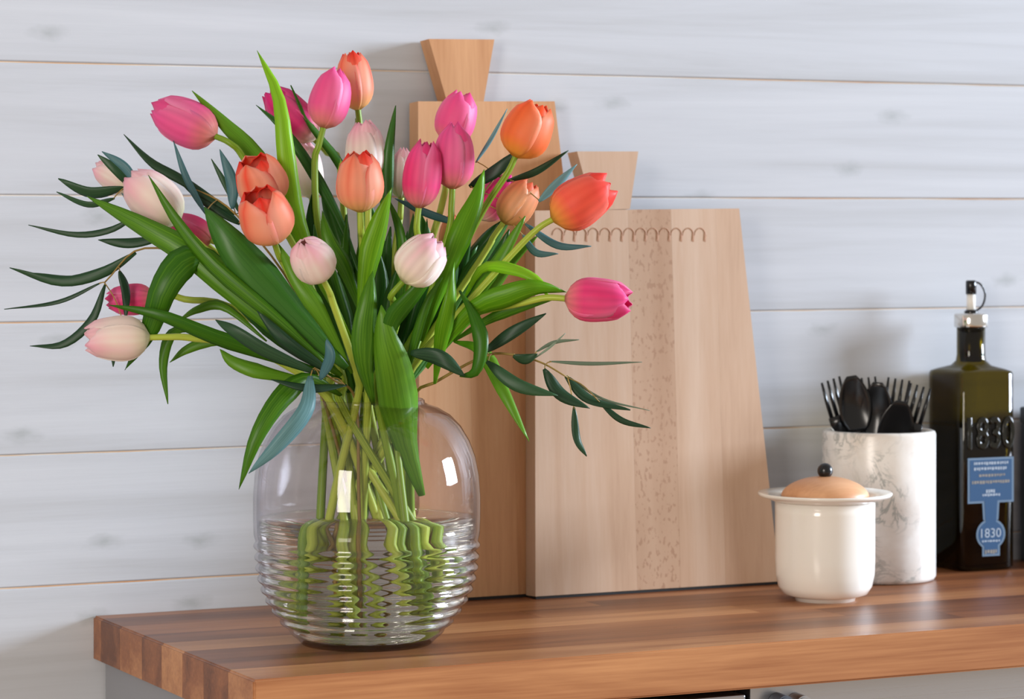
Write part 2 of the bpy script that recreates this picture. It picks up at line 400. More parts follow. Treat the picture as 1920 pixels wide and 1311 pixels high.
# ------------------------------------------------------------------ bouquet
def B(x, y, o=0.0):
    p = P(x, y, D0+o)
    if p.y > -.012: p = p-FW*((p.y+.012)/FW.y)
    return p
def leaf(parent, pts, wpx, mat, kind='tulip', roll=None, fold=.35, name='leaf'):
    c = [B(*q) for q in pts]; N = 15; c = spline(c, N) if len(c) > 2 else [c[0].lerp(c[1], k/(N-1)) for k in range(N)]
    roll = random.uniform(-.5, .5) if roll is None else roll; tw = random.uniform(-.35, .35)
    wm = wpx/SC; us = (-1, -.5, 0, .5, 1); V, F, UV = [], [], []
    for k, p in enumerate(c):
        s = k/(N-1); tt = (c[min(k+1, N-1)]-c[max(k-1, 0)]).normalized(); vw = (CAM-p).normalized()
        sd = tt.cross(vw); sd = sd.normalized() if sd.length > 1e-4 else RT
        sd = Matrix.Rotation(roll+tw*(s-.5)*2, 3, tt) @ sd; nm = sd.cross(tt)
        if kind == 'tulip': ww = min(1, .14+2.0*s)*max(0, 1-max(0, (s-.25)/.75)**2.0)**.85
        else: ww = max(0, math.sin(math.pi*min(1, .04+.96*s)))**.75*(1-.25*s)
        hw = max(wm*.5*ww, .00025)
        wav = .05*wm*math.sin(s*9+roll*9)
        for u in us: V.append(p+sd*hw*u-nm*(fold*abs(u)**1.4*hw)+nm*wav*u); UV.append((u*.5+.5, s))
    for k in range(N-1):
        for j in range(4): F.append((k*5+j, k*5+j+1, (k+1)*5+j+1, (k+1)*5+j))
    o = mesh(name, V, F, M_LEAF[mat], parent)
    ul = o.data.uv_layers.new(name='UVMap')
    for lp in o.data.loops: ul.data[lp.index].uv = UV[lp.vertex_index]
    sm = o.modifiers.new('thickness', 'SOLIDIFY'); sm.thickness = .0007; sm.offset = 0
    return o
def stem_uv(o):
    ul = o.data.uv_layers.new(name='UVMap')
    for lp in o.data.loops: ul.data[lp.index].uv = ((lp.vertex_index % 8)/8, lp.vertex_index/128)
    return o
PAL = {  # base, middle, tip, edge, streak, inner, streak amount
 'pink': ((250, 172, 150), (250, 104, 168), (250, 96, 174), (255, 176, 214), (244, 78, 150), (232, 56, 130), .35),
 'hot': ((250, 170, 160), (246, 72, 142), (250, 92, 166), (255, 164, 206), (232, 44, 118), (216, 34, 104), .4),
 'magenta': ((250, 230, 205), (236, 62, 138), (230, 50, 146), (250, 130, 184), (220, 40, 112), (200, 28, 94), .35),
 'salmon': ((255, 214, 130), (255, 172, 134), (255, 146, 112), (255, 220, 204), (250, 66, 38), (240, 30, 14), .85),
 'orange': ((255, 194, 70), (255, 134, 72), (255, 120, 62), (255, 190, 158), (252, 92, 38), (244, 62, 24), .55),
 'coral': ((255, 196, 84), (255, 108, 84), (255, 92, 86), (255, 150, 130), (250, 70, 52), (238, 46, 34), .5),
 'pale': ((248, 246, 212), (255, 238, 230), (254, 196, 214), (255, 246, 240), (248, 170, 200), (252, 214, 216), .35),
 'tan': ((220, 172, 98), (238, 170, 116), (246, 140, 98), (255, 218, 182), (240, 116, 72), (234, 60, 40), .4)}  # last palette: salmon with shade mixed into the petal colours
def head(parent, base, tip, wpx, pal, top=.45, spin=0.0):
    A = B(*base); T = B(*tip); ax = T-A; L = ax.length; ax.normalize()
    e1 = ax.cross(Vector((.31, .2, .93)) if abs(ax.z) < .8 else RT).normalized(); e2 = ax.cross(e1)
    R = wpx/SC/2; kv = [0, .06, .14, .28, .46, .64, .82, 1]; kr = [.14, .50, .76, .96, 1.0, .94, .70+.22*top, top*.8]
    cb, cm, ct, ce, cs, ci, sa = [np.array(lin(c)) if not isinstance(c, float) else c for c in PAL[pal]]
    NV, NU = 13, 13
    for k in range(6):
        outerw = k % 2 == 0; a0 = spin+k*math.pi/3+random.uniform(-.08, .08); rs = 1.0 if outerw else .91
        hl = L*(1 if outerw else 1.02)*random.uniform(.95, 1.0); tp = random.uniform(-.06, .06)
        V, F, C = [], [], []; ph = random.uniform(0, 6)
        for i in range(NV):
            v = i/(NV-1); r = R*rs*(np.interp(v, kv, kr)+tp*v*v)
            ph_ = math.radians(68)*max(.02, (1-max(0, (v-.62)/.38)**2.4))**.5
            for j in range(NU):
                u = j/(NU-1)*2-1; a = a0+u*ph_
                rr = r*(1+(.035 if outerw else -.03)*(u*u) + .03*math.cos(u*3.1)*v + .012*math.sin(7*v+ph+3*u))
                z = hl*(v-.045*u*u*v*v)
                V.append(A+ax*z+(e1*math.cos(a)+e2*math.sin(a))*rr)
                c = cb*(1-min(1, v/.3))+cm*min(1, v/.3); q = max(0, (v-.6)/.4); c = c*(1-q)+ct*q
                ed = abs(u)**2.2*.75*min(1, v*1.6); c = c*(1-ed)+ce*ed
                st = math.exp(-(u/.16)**2)*sa*min(1, max(0, v-.1)*2)*(.7+.3*math.sin(ph)); c = c*(1-st)+cs*st
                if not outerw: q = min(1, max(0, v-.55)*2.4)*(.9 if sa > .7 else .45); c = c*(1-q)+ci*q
                if sa > .7: q = math.exp(-((1-abs(u))/.14)**2)*.8*min(1, max(0, v-.2)*2); c = c*(1-q)+cs*q
                c = c*(1+.07*math.sin(u*19+ph)+.04*math.sin(u*41+ph*2))
                C.append(c)
        for i in range(NV-1):
            for j in range(NU-1): F.append((i*NU+j, i*NU+j+1, (i+1)*NU+j+1, (i+1)*NU+j))
        o = mesh('petal', V, F, M_PETAL, parent)
        at = o.data.attributes.new('Col', 'FLOAT_COLOR', 'POINT'); at.data.foreach_set('color', np.clip(np.c_[np.array(C), np.ones(len(C))], 0, 1).ravel())
        sm = o.modifiers.new('thickness', 'SOLIDIFY'); sm.thickness = .0008; sm.offset = 0
    return A, ax
def foot(hx, i, o):
    """where a stem passes the neck and where it ends under water"""
    nx = 690+max(-76, min(76, .30*(hx-690)))+random.uniform(-8, 8)
    no = max(-.036, min(.036, o*.4+random.uniform(-.015, .015)))
    fx = 690-.12*max(-300, min(300, hx-690))+random.choice((-1, 1))*random.uniform(15, 140)
    fo = random.uniform(-.06, .06)*(1-abs(fx-690)/300); fy = random.uniform(1090, 1160)
    return (nx, 752, no), ((nx+fx)/2, 930, (no+fo)/2), (fx, fy, fo)
G = 'tulips in the glass vase'
def tulip(label, base, tip, wpx, pal, top=.45, spin=0., via=(), leaves=()):
    nk, md, ft = foot(base[0], 0, base[2])
    r = empty('tulip', B(*ft), label, 'tulip', G)
    A, ax = head(r, base, tip, wpx, pal, top, spin)
    pts = [A+ax*.003]; d = ax*-.018
    pts.append(A+d)
    for q in via: pts.append(B(*q))
    pts += [B(nk[0], 700, nk[2]*1.3)] if base[1] < 620 else []
    pts += [B(*nk), B(*md), B(*ft)]
    stem_uv(tube('stem', pts, lambda s: .0030+.0016*s if s > .03 else .0036, M_STEM, r, 30, 8))
    for lf in leaves: leaf(r, *lf)
    return r
N_ = (690, 745, 0)
tulip('pink tulip with coral base nodding out alone past the salmon pair', (404, 256, .03), (286, 200, .05), 88, 'pink', .42, .3, [(462, 305, .03), (560, 480, .02)],
      [([(640, 640, .03), (560, 420, .06), (480, 295, .05), (420, 232, .04), (360, 170, .03)], 40, 'm')])
tulip('deep magenta tulip with pale base behind a tall upright green leaf', (590, 262, .08), (502, 168, .07), 74, 'magenta', .6, .1, [(640, 330, .07)],
      [([(660, 640, 0), (590, 500, -.01), (552, 400, -.02), (537, 290, -.03), (522, 180, -.02), (482, 95, .0)], 42, 'b')])
tulip('upright pink tulip overlapping the topmost salmon tulip', (606, 240, .02), (634, 128, .03), 76, 'pink', .35, .5, [(590, 310, .02), (600, 450, .02)],
      [([(690, 560, .02), (640, 420, .03), (580, 310, .03), (530, 240, .03), (480, 197, .03)], 24, 'd')])
tulip('topmost salmon tulip, standing upright beside a pink tulip', (671, 206, .08), (659, 96, .08), 70, 'salmon', .62, .2, [(672, 260, .08)],
      [([(730, 560, .07), (690, 420, .07), (640, 310, .07), (580, 230, .06), (545, 160, .06)], 22, 'm')])
tulip('pale pink tulip rising behind a salmon tulip with red lip', (690, 345, .05), (682, 226, .05), 78, 'pale', .5, .4, [(690, 420, .05)],
      [([(705, 520, .03), (722, 380, .04), (730, 280, .04), (742, 198, .05)], 26, 'd')])
tulip('salmon tulip with red lip and streak, in the bouquet centre', (676, 397, -.06), (674, 284, -.07), 86, 'salmon', .62, .52, [(680, 470, -.04)],
      [([(672, 640, -.05), (690, 500, -.06), (712, 420, -.06), (735, 352, -.06)], 46, 'b'), ([(690, 620, -.03), (650, 510, -.04), (618, 450, -.04), (604, 395, -.03)], 34, 'm')])
tulip('cream tulip bud half hidden behind a hot pink tulip', (752, 372, .06), (757, 276, .06), 50, 'pale', .3, .1, [(745, 440, .06)])
tulip('hot pink tulip leaning against a taller pink tulip', (785, 390, -.03), (799, 263, -.03), 72, 'hot', .45, .2, [(778, 480, -.02)],
      [([(740, 640, -.02), (752, 520, -.03), (750, 440, -.03), (728, 372, -.02)], 26, 'm')])
tulip('rear pink tulip of the overlapping pair before the tall board', (842, 268, .06), (870, 172, .06), 76, 'pink', .5, .7, [(830, 380, .05)])
tulip('front pink tulip of the overlapping pair before the tall board', (848, 354, -.01), (854, 230, -.01), 78, 'pink', .35, .5, [(840, 440, -.01), (790, 600, 0)],
      [([(790, 640, -.05), (835, 520, -.06), (870, 430, -.06), (893, 375, -.05), (908, 318, -.04)], 48, 'b')])
tulip('orange tulip standing out in front of the tall board', (966, 294, -.02), (1014, 194, -.02), 92, 'orange', .6, .3, [(900, 405, -.01), (800, 600, 0)],
      [([(820, 650, .02), (870, 540, .02), (915, 470, .02), (960, 405, .03)], 38, 'd')])
tulip('deep pink tulip crossed by the stem of an orange tulip', (898, 410, .05), (966, 330, .05), 66, 'magenta', .5, .2, [(860, 490, .05)],
      [([(800, 640, .05), (860, 520, .05), (905, 450, .05), (940, 415, .05)], 34, 'd')])
tulip('tan orange tulip tucked behind the coral tulip', (944, 418, .02), (998, 342, .02), 70, 'tan', .5, .1, [(905, 480, .02)],
      [([(830, 660, -.02), (900, 540, -.03), (945, 470, -.03), (985, 405, -.03)], 32, 'm')])
tulip('coral tulip with yellow base, reaching over the pale board', (1036, 412, -.05), (1148, 342, -.05), 92, 'coral', .62, .4, [(955, 482, -.04), (830, 620, -.02)],
      [([(820, 650, -.01), (880, 560, -.01), (930, 480, -.01), (955, 430, -.01)], 30, 'd'), ([(850, 640, .04), (910, 560, .04), (960, 490, .04), (1010, 440, .03)], 26, 'm')])
tulip('pink tulip lying sideways in front of the pale board', (1060, 560, -.08), (1184, 566, -.09), 80, 'hot', .62, .15, [(980, 568, -.07), (860, 600, -.04)],
      [([(800, 690, -.05), (880, 588, -.07), (950, 556, -.08), (1005, 540, -.08), (1062, 548, -.06)], 46, 'b', 'tulip', .2), ([(850, 640, -.03), (920, 598, -.05), (990, 572, -.06), (1052, 556, -.06)], 22, 'm'),
       ([(870, 560, -.02), (905, 502, -.04), (960, 504, -.06), (1008, 525, -.07), (1030, 560, -.07)], 26, 'b'), ([(862, 545, -.06), (888, 590, -.09), (902, 640, -.1), (892, 695, -.1), (862, 706, -.09)], 30, 'm')])
tulip('pale pink tulip tilted right above the front leaves', (756, 528, -.11), (824, 448, -.11), 86, 'pale', .45, .3, [(738, 570, -.09), (735, 650, -.05)],
      [([(726, 700, -.08), (735, 610, -.1), (782, 548, -.11), (842, 478, -.11)], 40, 'm'), ([(745, 760, -.05), (772, 660, -.07), (800, 570, -.08), (830, 520, -.08)], 20, 'm')])
tulip('small pale pink tulip facing out from the bouquet front', (604, 522, -.10), (566, 450, -.13), 78, 'pale', .22, .6, [(625, 570, -.08)],
      [([(792, 930, -.0), (764, 840, -.025), (752, 770, -.048), (738, 690, -.09), (722, 630, -.10), (715, 572, -.1)], 80, 'm', 'tulip', .1), ([(700, 760, -.045), (684, 690, -.09), (684, 620, -.1), (692, 560, -.1), (699, 508, -.09)], 50, 'm', 'tulip', .1)])
tulip('salmon tulip with red mouth, front of the salmon pair', (514, 452, -.08), (482, 358, -.11), 98, 'salmon', .72, .25, [(540, 510, -.06)],
      [([(650, 690, -.06), (560, 600, -.07), (470, 500, -.08), (420, 440, -.08), (383, 388, -.07)], 78, 'd', 'tulip', .1), ([(660, 700, -.05), (600, 590, -.08), (555, 520, -.08), (520, 455, -.07)], 36, 'm')])
tulip('salmon tulip with red mouth, rear of the salmon pair', (508, 385, -.03), (474, 296, -.05), 94, 'salmon', .72, .6, [(560, 480, -.02)],
      [([(650, 640, .02), (610, 520, .02), (590, 430, .02), (585, 360, .02)], 44, 'd')])
tulip('creamy pink tulip crossed by a slim green leaf', (334, 418, -.02), (240, 326, -.02), 92, 'pale', .5, .2, [(420, 500, -.02), (530, 600, -.03)],
      [([(620, 690, -.07), (520, 600, -.08), (400, 500, -.08), (330, 415, -.07), (278, 328, -.06)], 32, 'm'), ([(640, 705, -.05), (520, 610, -.07), (380, 490, -.07), (270, 425, -.06), (163, 368, -.04)], 58, 'm', 'tulip', .1)])
tulip('pink tulip showing between the long leaves under the creamy tulip', (396, 452, .03), (318, 412, .04), 60, 'hot', .5, .2, [(470, 540, .03)],
      [([(640, 710, .01), (540, 640, 0), (430, 540, 0), (345, 490, 0)], 44, 'd')])
tulip('faded pink tulip set furthest back behind the eucalyptus tips', (250, 352, .08), (178, 310, .09), 56, 'pale', .5, .2, [(340, 420, .08), (500, 560, .05)])
tulip('bright pink tulip half hidden behind a drooping broad leaf', (290, 558, .02), (200, 566, .02), 58, 'hot', .55, .2, [(350, 562, .02), (430, 575, .01), (560, 660, 0)],
      [([(470, 560, -.03), (400, 490, -.06), (348, 488, -.08), (306, 540, -.09), (278, 620, -.08), (234, 694, -.07)], 64, 'm', 'tulip', .15), ([(500, 640, -.01), (420, 575, 0), (370, 580, 0), (330, 605, 0)], 20, 'm')])
tulip('creamy pink tulip lying lowest, far out over the wall side', (280, 633, -.08), (158, 636, -.09), 82, 'pale', .6, .3, [(360, 634, -.07), (480, 656, -.05)],
      [([(640, 712, -.05), (520, 672, -.07), (400, 632, -.09), (300, 592, -.1), (204, 572, -.09)], 32, 'm'), ([(600, 718, -.03), (500, 700, -.05), (440, 680, -.05), (412, 655, -.05)], 30, 'm'),
       ([(480, 650, -.02), (400, 640, -.02), (350, 655, -.02), (318, 680, -.02)], 22, 'm'), ([(380, 620, -.04), (325, 622, -.05), (306, 680, -.05), (315, 758, -.05)], 22, 'm'),
       ([(640, 742, -.045), (580, 712, -.08), (528, 745, -.11), (480, 820, -.125), (448, 918, -.12)], 42, 'm', 'tulip', .1)])
tulip('whitish tulip deep in the bouquet behind the upright leaf', (585, 372, .09), (568, 262, .09), 58, 'pale', .4, .2, [(610, 460, .08)],
      [([(700, 650, .05), (660, 540, .05), (625, 440, .05), (600, 330, .05)], 40, 'd'), ([(700, 650, .08), (720, 540, .08), (700, 440, .08), (690, 370, .08)], 46, 'd')])
tulip('small closed green-pink tulip low between the right-hand leaves', (838, 470, .09), (850, 400, .09), 40, 'tan', .3, .2, [(820, 560, .08)],
      [([(760, 660, .06), (790, 550, .06), (800, 470, .06), (790, 400, .06)], 44, 'd'), ([(780, 680, .02), (830, 590, .03), (858, 520, .03), (884, 440, .03)], 40, 'd'),
       ([(800, 690, .05), (860, 610, .06), (920, 540, .06), (975, 470, .05)], 34, 'd'), ([(720, 660, .02), (745, 560, .03), (770, 480, .03), (775, 400, .03)], 40, 'd'),
       ([(815, 720, -.04), (828, 640, -.07), (846, 560, -.08), (852, 490, -.07)], 34, 'b'), ([(850, 640, .0), (905, 660, -.03), (945, 735, -.06), (992, 828, -.07)], 30, 'm')])

rr = random.Random(5)
hosts = [o for o in COL.objects if o.name.startswith('tulip') and o.type == 'EMPTY']
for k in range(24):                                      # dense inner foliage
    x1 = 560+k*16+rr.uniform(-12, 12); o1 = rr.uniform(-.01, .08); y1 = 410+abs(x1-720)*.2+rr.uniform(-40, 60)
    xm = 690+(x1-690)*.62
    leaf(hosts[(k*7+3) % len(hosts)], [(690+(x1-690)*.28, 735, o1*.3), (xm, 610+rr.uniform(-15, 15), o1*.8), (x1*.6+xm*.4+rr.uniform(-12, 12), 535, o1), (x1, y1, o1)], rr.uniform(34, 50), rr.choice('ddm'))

# eucalyptus
GE = 'eucalyptus sprigs in the glass vase'
def sprig(label, path, leaves):
    nk, md, ft = foot(path[0][0], 0, path[0][2])
    r = empty('eucalyptus_sprig', B(*ft), label, 'eucalyptus', GE)
    pts = [B(*q) for q in path] + [B(*nk), B(*md), B(*ft)]
    stem_uv(tube('twig', pts, lambda s: .0008+.0013*s, M_TWIG, r, 30, 8))
    line = spline(pts, 60)
    for pts_, wpx, m in leaves:
        leaf(r, pts_, wpx, m, 'euc', None, .2)
        a = B(*pts_[0]); q = min(line, key=lambda v: (v-a).length)
        if (q-a).length > .003:                          # short stalk joining the blade to the twig
            stem_uv(tube('leaf_stalk', [q, q.lerp(a, .5)+Vector((0, 0, .1*(q-a).length)), a+(B(*pts_[1])-a)*.05], .0006, M_TWIG, r, 8, 8))
    return r
sprig('dark eucalyptus sprig fanning out beside the creamy crossed tulip', [(236, 350, .0), (300, 400, .0), (420, 500, .01), (560, 640, .01)],
      [([(236, 352, 0), (170, 362, 0), (109, 335, 0)], 26, 'e'), ([(215, 372, 0), (165, 384, 0), (106, 360, .01)], 14, 'e'), ([(250, 352, 0), (222, 322, -.01), (183, 290, -.01)], 22, 'e'),
       ([(256, 345, -.02), (232, 312, -.02), (191, 284, -.02)], 20, 't'), ([(256, 405, 0), (205, 432, 0), (140, 440, 0), (53, 422, 0)], 14, 'e'), ([(300, 448, .01), (240, 456, .01), (184, 450, .01)], 22, 'e'),
       ([(300, 430, .02), (260, 400, .02), (228, 362, .02)], 18, 't')])
sprig('dark eucalyptus sprig arching behind the pink nodding tulip', [(345, 345, .05), (440, 400, .05), (560, 560, .04)],
      [([(440, 402, .05), (345, 340, .05), (285, 305, .05), (232, 252, .05)], 22, 'e'), ([(386, 402, .03), (350, 335, .03), (325, 264, .03)], 15, 't'), ([(436, 392, .02), (434, 340, .02), (412, 280, .02)], 26, 't'),
       ([(450, 420, .05), (400, 385, .05), (345, 350, .05)], 26, 'e'), ([(450, 400, .05), (425, 350, .05), (396, 298, .05)], 14, 'e')])
sprig('drooping eucalyptus sprig of curved blades beside the sideways cream tulip', [(196, 530, .0), (268, 466, .0), (400, 500, .01), (560, 640, .01)],
      [([(255, 474, 0), (190, 512, 0), (110, 528, 0), (18, 502, 0)], 24, 'e'), ([(240, 482, .01), (150, 520, .01), (60, 512, .01)], 12, 'e'), ([(190, 530, 0), (110, 566, 0), (8, 580, 0)], 9, 'e'),
       ([(197, 534, -.01), (172, 600, -.01), (120, 645, -.01), (56, 649, -.01)], 19, 'e'), ([(224, 508, -.01), (236, 545, -.01), (236, 600, -.01)], 20, 'e'), ([(235, 610, 0), (215, 650, 0), (212, 688, 0)], 16, 'e')])
sprig('grey-green eucalyptus sprig bending down over the vase shoulder', [(590, 690, -.09), (625, 712, -.07)],
      [([(592, 700, -.1), (500, 660, -.11), (440, 622, -.11), (404, 600, -.1)], 30, 'e'), ([(612, 694, -.08), (540, 645, -.09), (482, 583, -.09)], 28, 'e'), ([(600, 712, -.11), (618, 670, -.12), (612, 636, -.12)], 24, 't'),
       ([(650, 722, -.09), (580, 728, -.11), (508, 712, -.11)], 18, 'e'), ([(582, 705, -.11), (574, 768, -.135), (522, 834, -.14), (466, 888, -.135)], 36, 't')])
sprig('eucalyptus sprig reaching up before the tall board', [(930, 330, .03), (860, 430, .03), (780, 600, .02)],
      [([(880, 350, .03), (930, 320, .02), (965, 285, .02)], 28, 'e'), ([(950, 340, .02), (1005, 322, .02), (1066, 282, .02)], 16, 'e'), ([(892, 305, .03), (920, 262, .03), (951, 204, .03)], 9, 't'),
       ([(1010, 378, .0), (1045, 345, 0), (1082, 308, 0)], 20, 't'), ([(985, 420, 0), (1045, 460, 0), (1109, 462, 0)], 16, 't'), ([(980, 440, .01), (1005, 474, .01), (1047, 476, .01)], 16, 't'),
       ([(860, 420, .03), (800, 400, .03), (740, 372, .03)], 18, 't')])
sprig('slender eucalyptus sprig trailing across the pale board', [(1064, 708, -.06), (1015, 680, -.06), (960, 665, -.06), (908, 668, -.05), (820, 715, -.03)],
      [([(908, 660, -.06), (960, 624, -.07), (1024, 588, -.07)], 26, 'e'), ([(912, 678, -.07), (970, 722, -.08), (1046, 742, -.08)], 28, 'e'), ([(962, 668, -.07), (985, 674, -.07), (1008, 664, -.07)], 22, 'e'),
       ([(1005, 660, -.06), (1040, 642, -.06), (1086, 637, -.06)], 8, 'p'), ([(1003, 672, -.06), (1035, 648, -.06), (1060, 625, -.06)], 5, 'p'), ([(1030, 678, -.06), (1110, 682, -.06), (1204, 679, -.06)], 8, 'p'),
       ([(1020, 692, -.07), (1050, 738, -.07), (1106, 766, -.07)], 27, 'e'), ([(1060, 706, -.06), (1105, 748, -.06), (1182, 769, -.06)], 22, 'e'), ([(1064, 705, -.05), (1130, 748, -.05), (1218, 770, -.05)], 5, 'p'),
       ([(1122, 752, -.06), (1165, 788, -.06), (1220, 803, -.06)], 13, 'e'), ([(1076, 764, -.07), (1082, 822, -.07), (1100, 856, -.07)], 17, 'e'), ([(770, 662, -.09), (825, 672, -.1), (872, 706, -.1)], 34, 'e')])

# ------------------------------------------------------------------ lidded pot
PC = onZ(1547, 1125); PS = FPX/((PC-CAM).dot(FW)); pz = lambda y: (1125-y)/PS; pr_ = lambda w_: w_/2/PS
pot = empty('lidded_pot', PC, 'white ceramic pot with wide rim, wooden dome lid and black knob', 'pot')
bp = [(0, .0), (pr_(112), 0), (pr_(114), .0035), (pr_(126), .0045), (pr_(158), pz(1112)), (pr_(176), pz(1098)), (pr_(185), pz(1076)), (pr_(187), pz(1050)), (pr_(187), pz(960)), (pr_(187), pz(938)),
      (pr_(175), pz(938)), (pr_(175), pz(1060)), (pr_(150), pz(1100)), (0, pz(1106))]
lathe('body', bp, PC, M_CERAMIC, pot, 72)
lathe('rim', [(pr_(168), pz(940)), (pr_(190), pz(940)), (pr_(206), pz(936)), (pr_(246), pz(930)), (pr_(252), pz(926)), (pr_(250), pz(923)), (pr_(200), pz(928)), (pr_(166), pz(930)), (pr_(166), pz(938)), (pr_(168), pz(940))], PC, M_CERAMIC, pot, 72)
lathe('lid', [(0, pz(934))] + [(pr_(164), pz(932))] + [(pr_(164)*math.cos(a), pz(929)+(929-893)/PS*math.sin(a)**1.15) for a in [math.pi/2*i/14 for i in range(14)]] + [(0, pz(893))], PC, M_LIDWOOD, pot, 64)
kc = PC+Vector((0, 0, pz(883)))
lathe('knob', [(0, -.0085)]+[(.0086*math.cos(a), .0086*math.sin(a)) for a in [math.pi*(i/16-.5) for i in range(1, 16)]]+[(0, .0086)], kc, M_KNOB, pot, 32)

# ------------------------------------------------------------------ marble cup and cutlery
CC = onZ(1648, 1085); DC = (CC-CAM).dot(FW); CS = FPX/DC; RC = 106/CS; HC = (1085-806)/CS
cup = empty('utensil_cup', CC, 'cylindrical white marble cup filled with black cutlery', 'cup')
lathe('marble_body', [(0, 0), (RC-.005, 0), (RC-.002, .0012), (RC, .005), (RC, HC-.004), (RC-.0012, HC-.001), (RC-.004, HC), (RC-.008, HC), (RC-.0095, HC-.002), (RC-.0095, .012), (0, .012)], CC, M_MARBLE, cup, 96)
def cutlery(kind, label, tip_px, o, foot_dx, foot_o, wmm, roll):
    T = P(tip_px[0], tip_px[1], DC+o); A = CC+RT*foot_dx+FW*foot_o+Vector((0, 0, .0135))
    r = empty(kind, A, label, kind, 'black plastic cutlery in the marble cup')
    ax = (T-A); L = ax.length; ax.normalize(); sd = ax.cross(-FW).normalized(); sd = Matrix.Rotation(roll, 3, ax) @ sd; nm = sd.cross(ax)
    pt = lambda x, s, d=0: A+sd*x+ax*s+nm*d
    hl = L-(.074 if kind == 'fork' else .066); hw = .0048
    def slab(name, rows, thick, F2=None):
        V, F = [], []
        for (x0, x1, s, d) in rows: V += [pt(x0, s, d+thick), pt(x1, s, d+thick), pt(x1, s, d-thick), pt(x0, s, d-thick)]
        for i in range(len(rows)-1):
            b = i*4
            for j in range(4): F.append((b+j, b+(j+1) % 4, b+4+(j+1) % 4, b+4+j))
        F += [(3, 2, 1, 0), tuple(len(V)-4+j for j in range(4))]
        return mesh(name, V, F, M_BLACK, r)
    slab('handle', [(-hw*1.3, hw*1.3, 0, 0), (-hw, hw, hl*.5, 0), (-hw*.7, hw*.7, hl, 0)], .0012)
    W = wmm*1.2/2000
    if kind == 'fork':
        slab('fork_head', [(-hw*.7, hw*.7, hl-.001, 0), (-W*.75, W*.75, hl+.010, -.0015), (-W, W, hl+.022, -.003), (-W, W, hl+.031, -.003)], .0011)
        for k in range(4):
            c = -W+W*2*(k+.5)/4; g = W/4*.62
            slab('tine', [(c-g, c+g, hl+.030, -.003), (c*1.02-g*.9, c*1.02+g*.9, hl+.052, -.002), (c*1.06-g*.45, c*1.06+g*.45, L, .0015)], .0009)
    else:
        V, F = [], []; n_, m_ = 12, 9
        for side in (1, -1):
            for i in range(n_):
                s = i/(n_-1); ww = max(.0009, W*math.sin(math.pi*(.06+.9*s**.9))**.6)
                for j in range(m_):
                    u = j/(m_-1)*2-1
                    V.append(pt(ww*u, hl-.002+(L-hl+.002)*s, -.008*(1-u*u)*math.sin(math.pi*s)+side*.0006))
        for q in (0, n_*m_):
            for i in range(n_-1):
                for j in range(m_-1):
                    f = (q+i*m_+j, q+i*m_+j+1, q+(i+1)*m_+j+1, q+(i+1)*m_+j); F.append(f if q == 0 else f[::-1])
        bd = [i*m_ for i in range(n_)] + [(n_-1)*m_+j for j in range(1, m_)] + [i*m_+m_-1 for i in range(n_-2, -1, -1)] + [j for j in range(m_-2, 0, -1)]
        for a, b in zip(bd, bd[1:]+bd[:1]): F.append((a, b, b+n_*m_, a+n_*m_))
        mesh('spoon_bowl', V, F, M_BLACK, r)
cutlery('fork', 'black plastic fork splayed out toward the white pot side', (1556, 712), -.01, .012, .0, 25, .35)
cutlery('spoon', 'black plastic spoon standing tallest beside the outermost splayed fork', (1596, 705), -.022, .0, .01, 33, .1)
cutlery('fork', 'black plastic fork standing upright behind the two tall spoons', (1622, 708), .025, .01, .012, 25, -.2)
cutlery('spoon', 'black plastic spoon with glinting bowl in the cup middle', (1646, 717), -.02, -.008, .02, 32, -.25)
cutlery('fork', 'black plastic fork between the middle spoon and bottle-side fork', (1686, 711), .015, -.015, -.01, 26, -.3)
cutlery('fork', 'black plastic fork splayed out toward the oil bottle', (1727, 724), .0, -.02, -.015, 26, -.5)
cutlery('spoon', 'black plastic spoon sunk lowest in the marble cup', (1690, 752), -.03, -.01, .015, 36, .15)

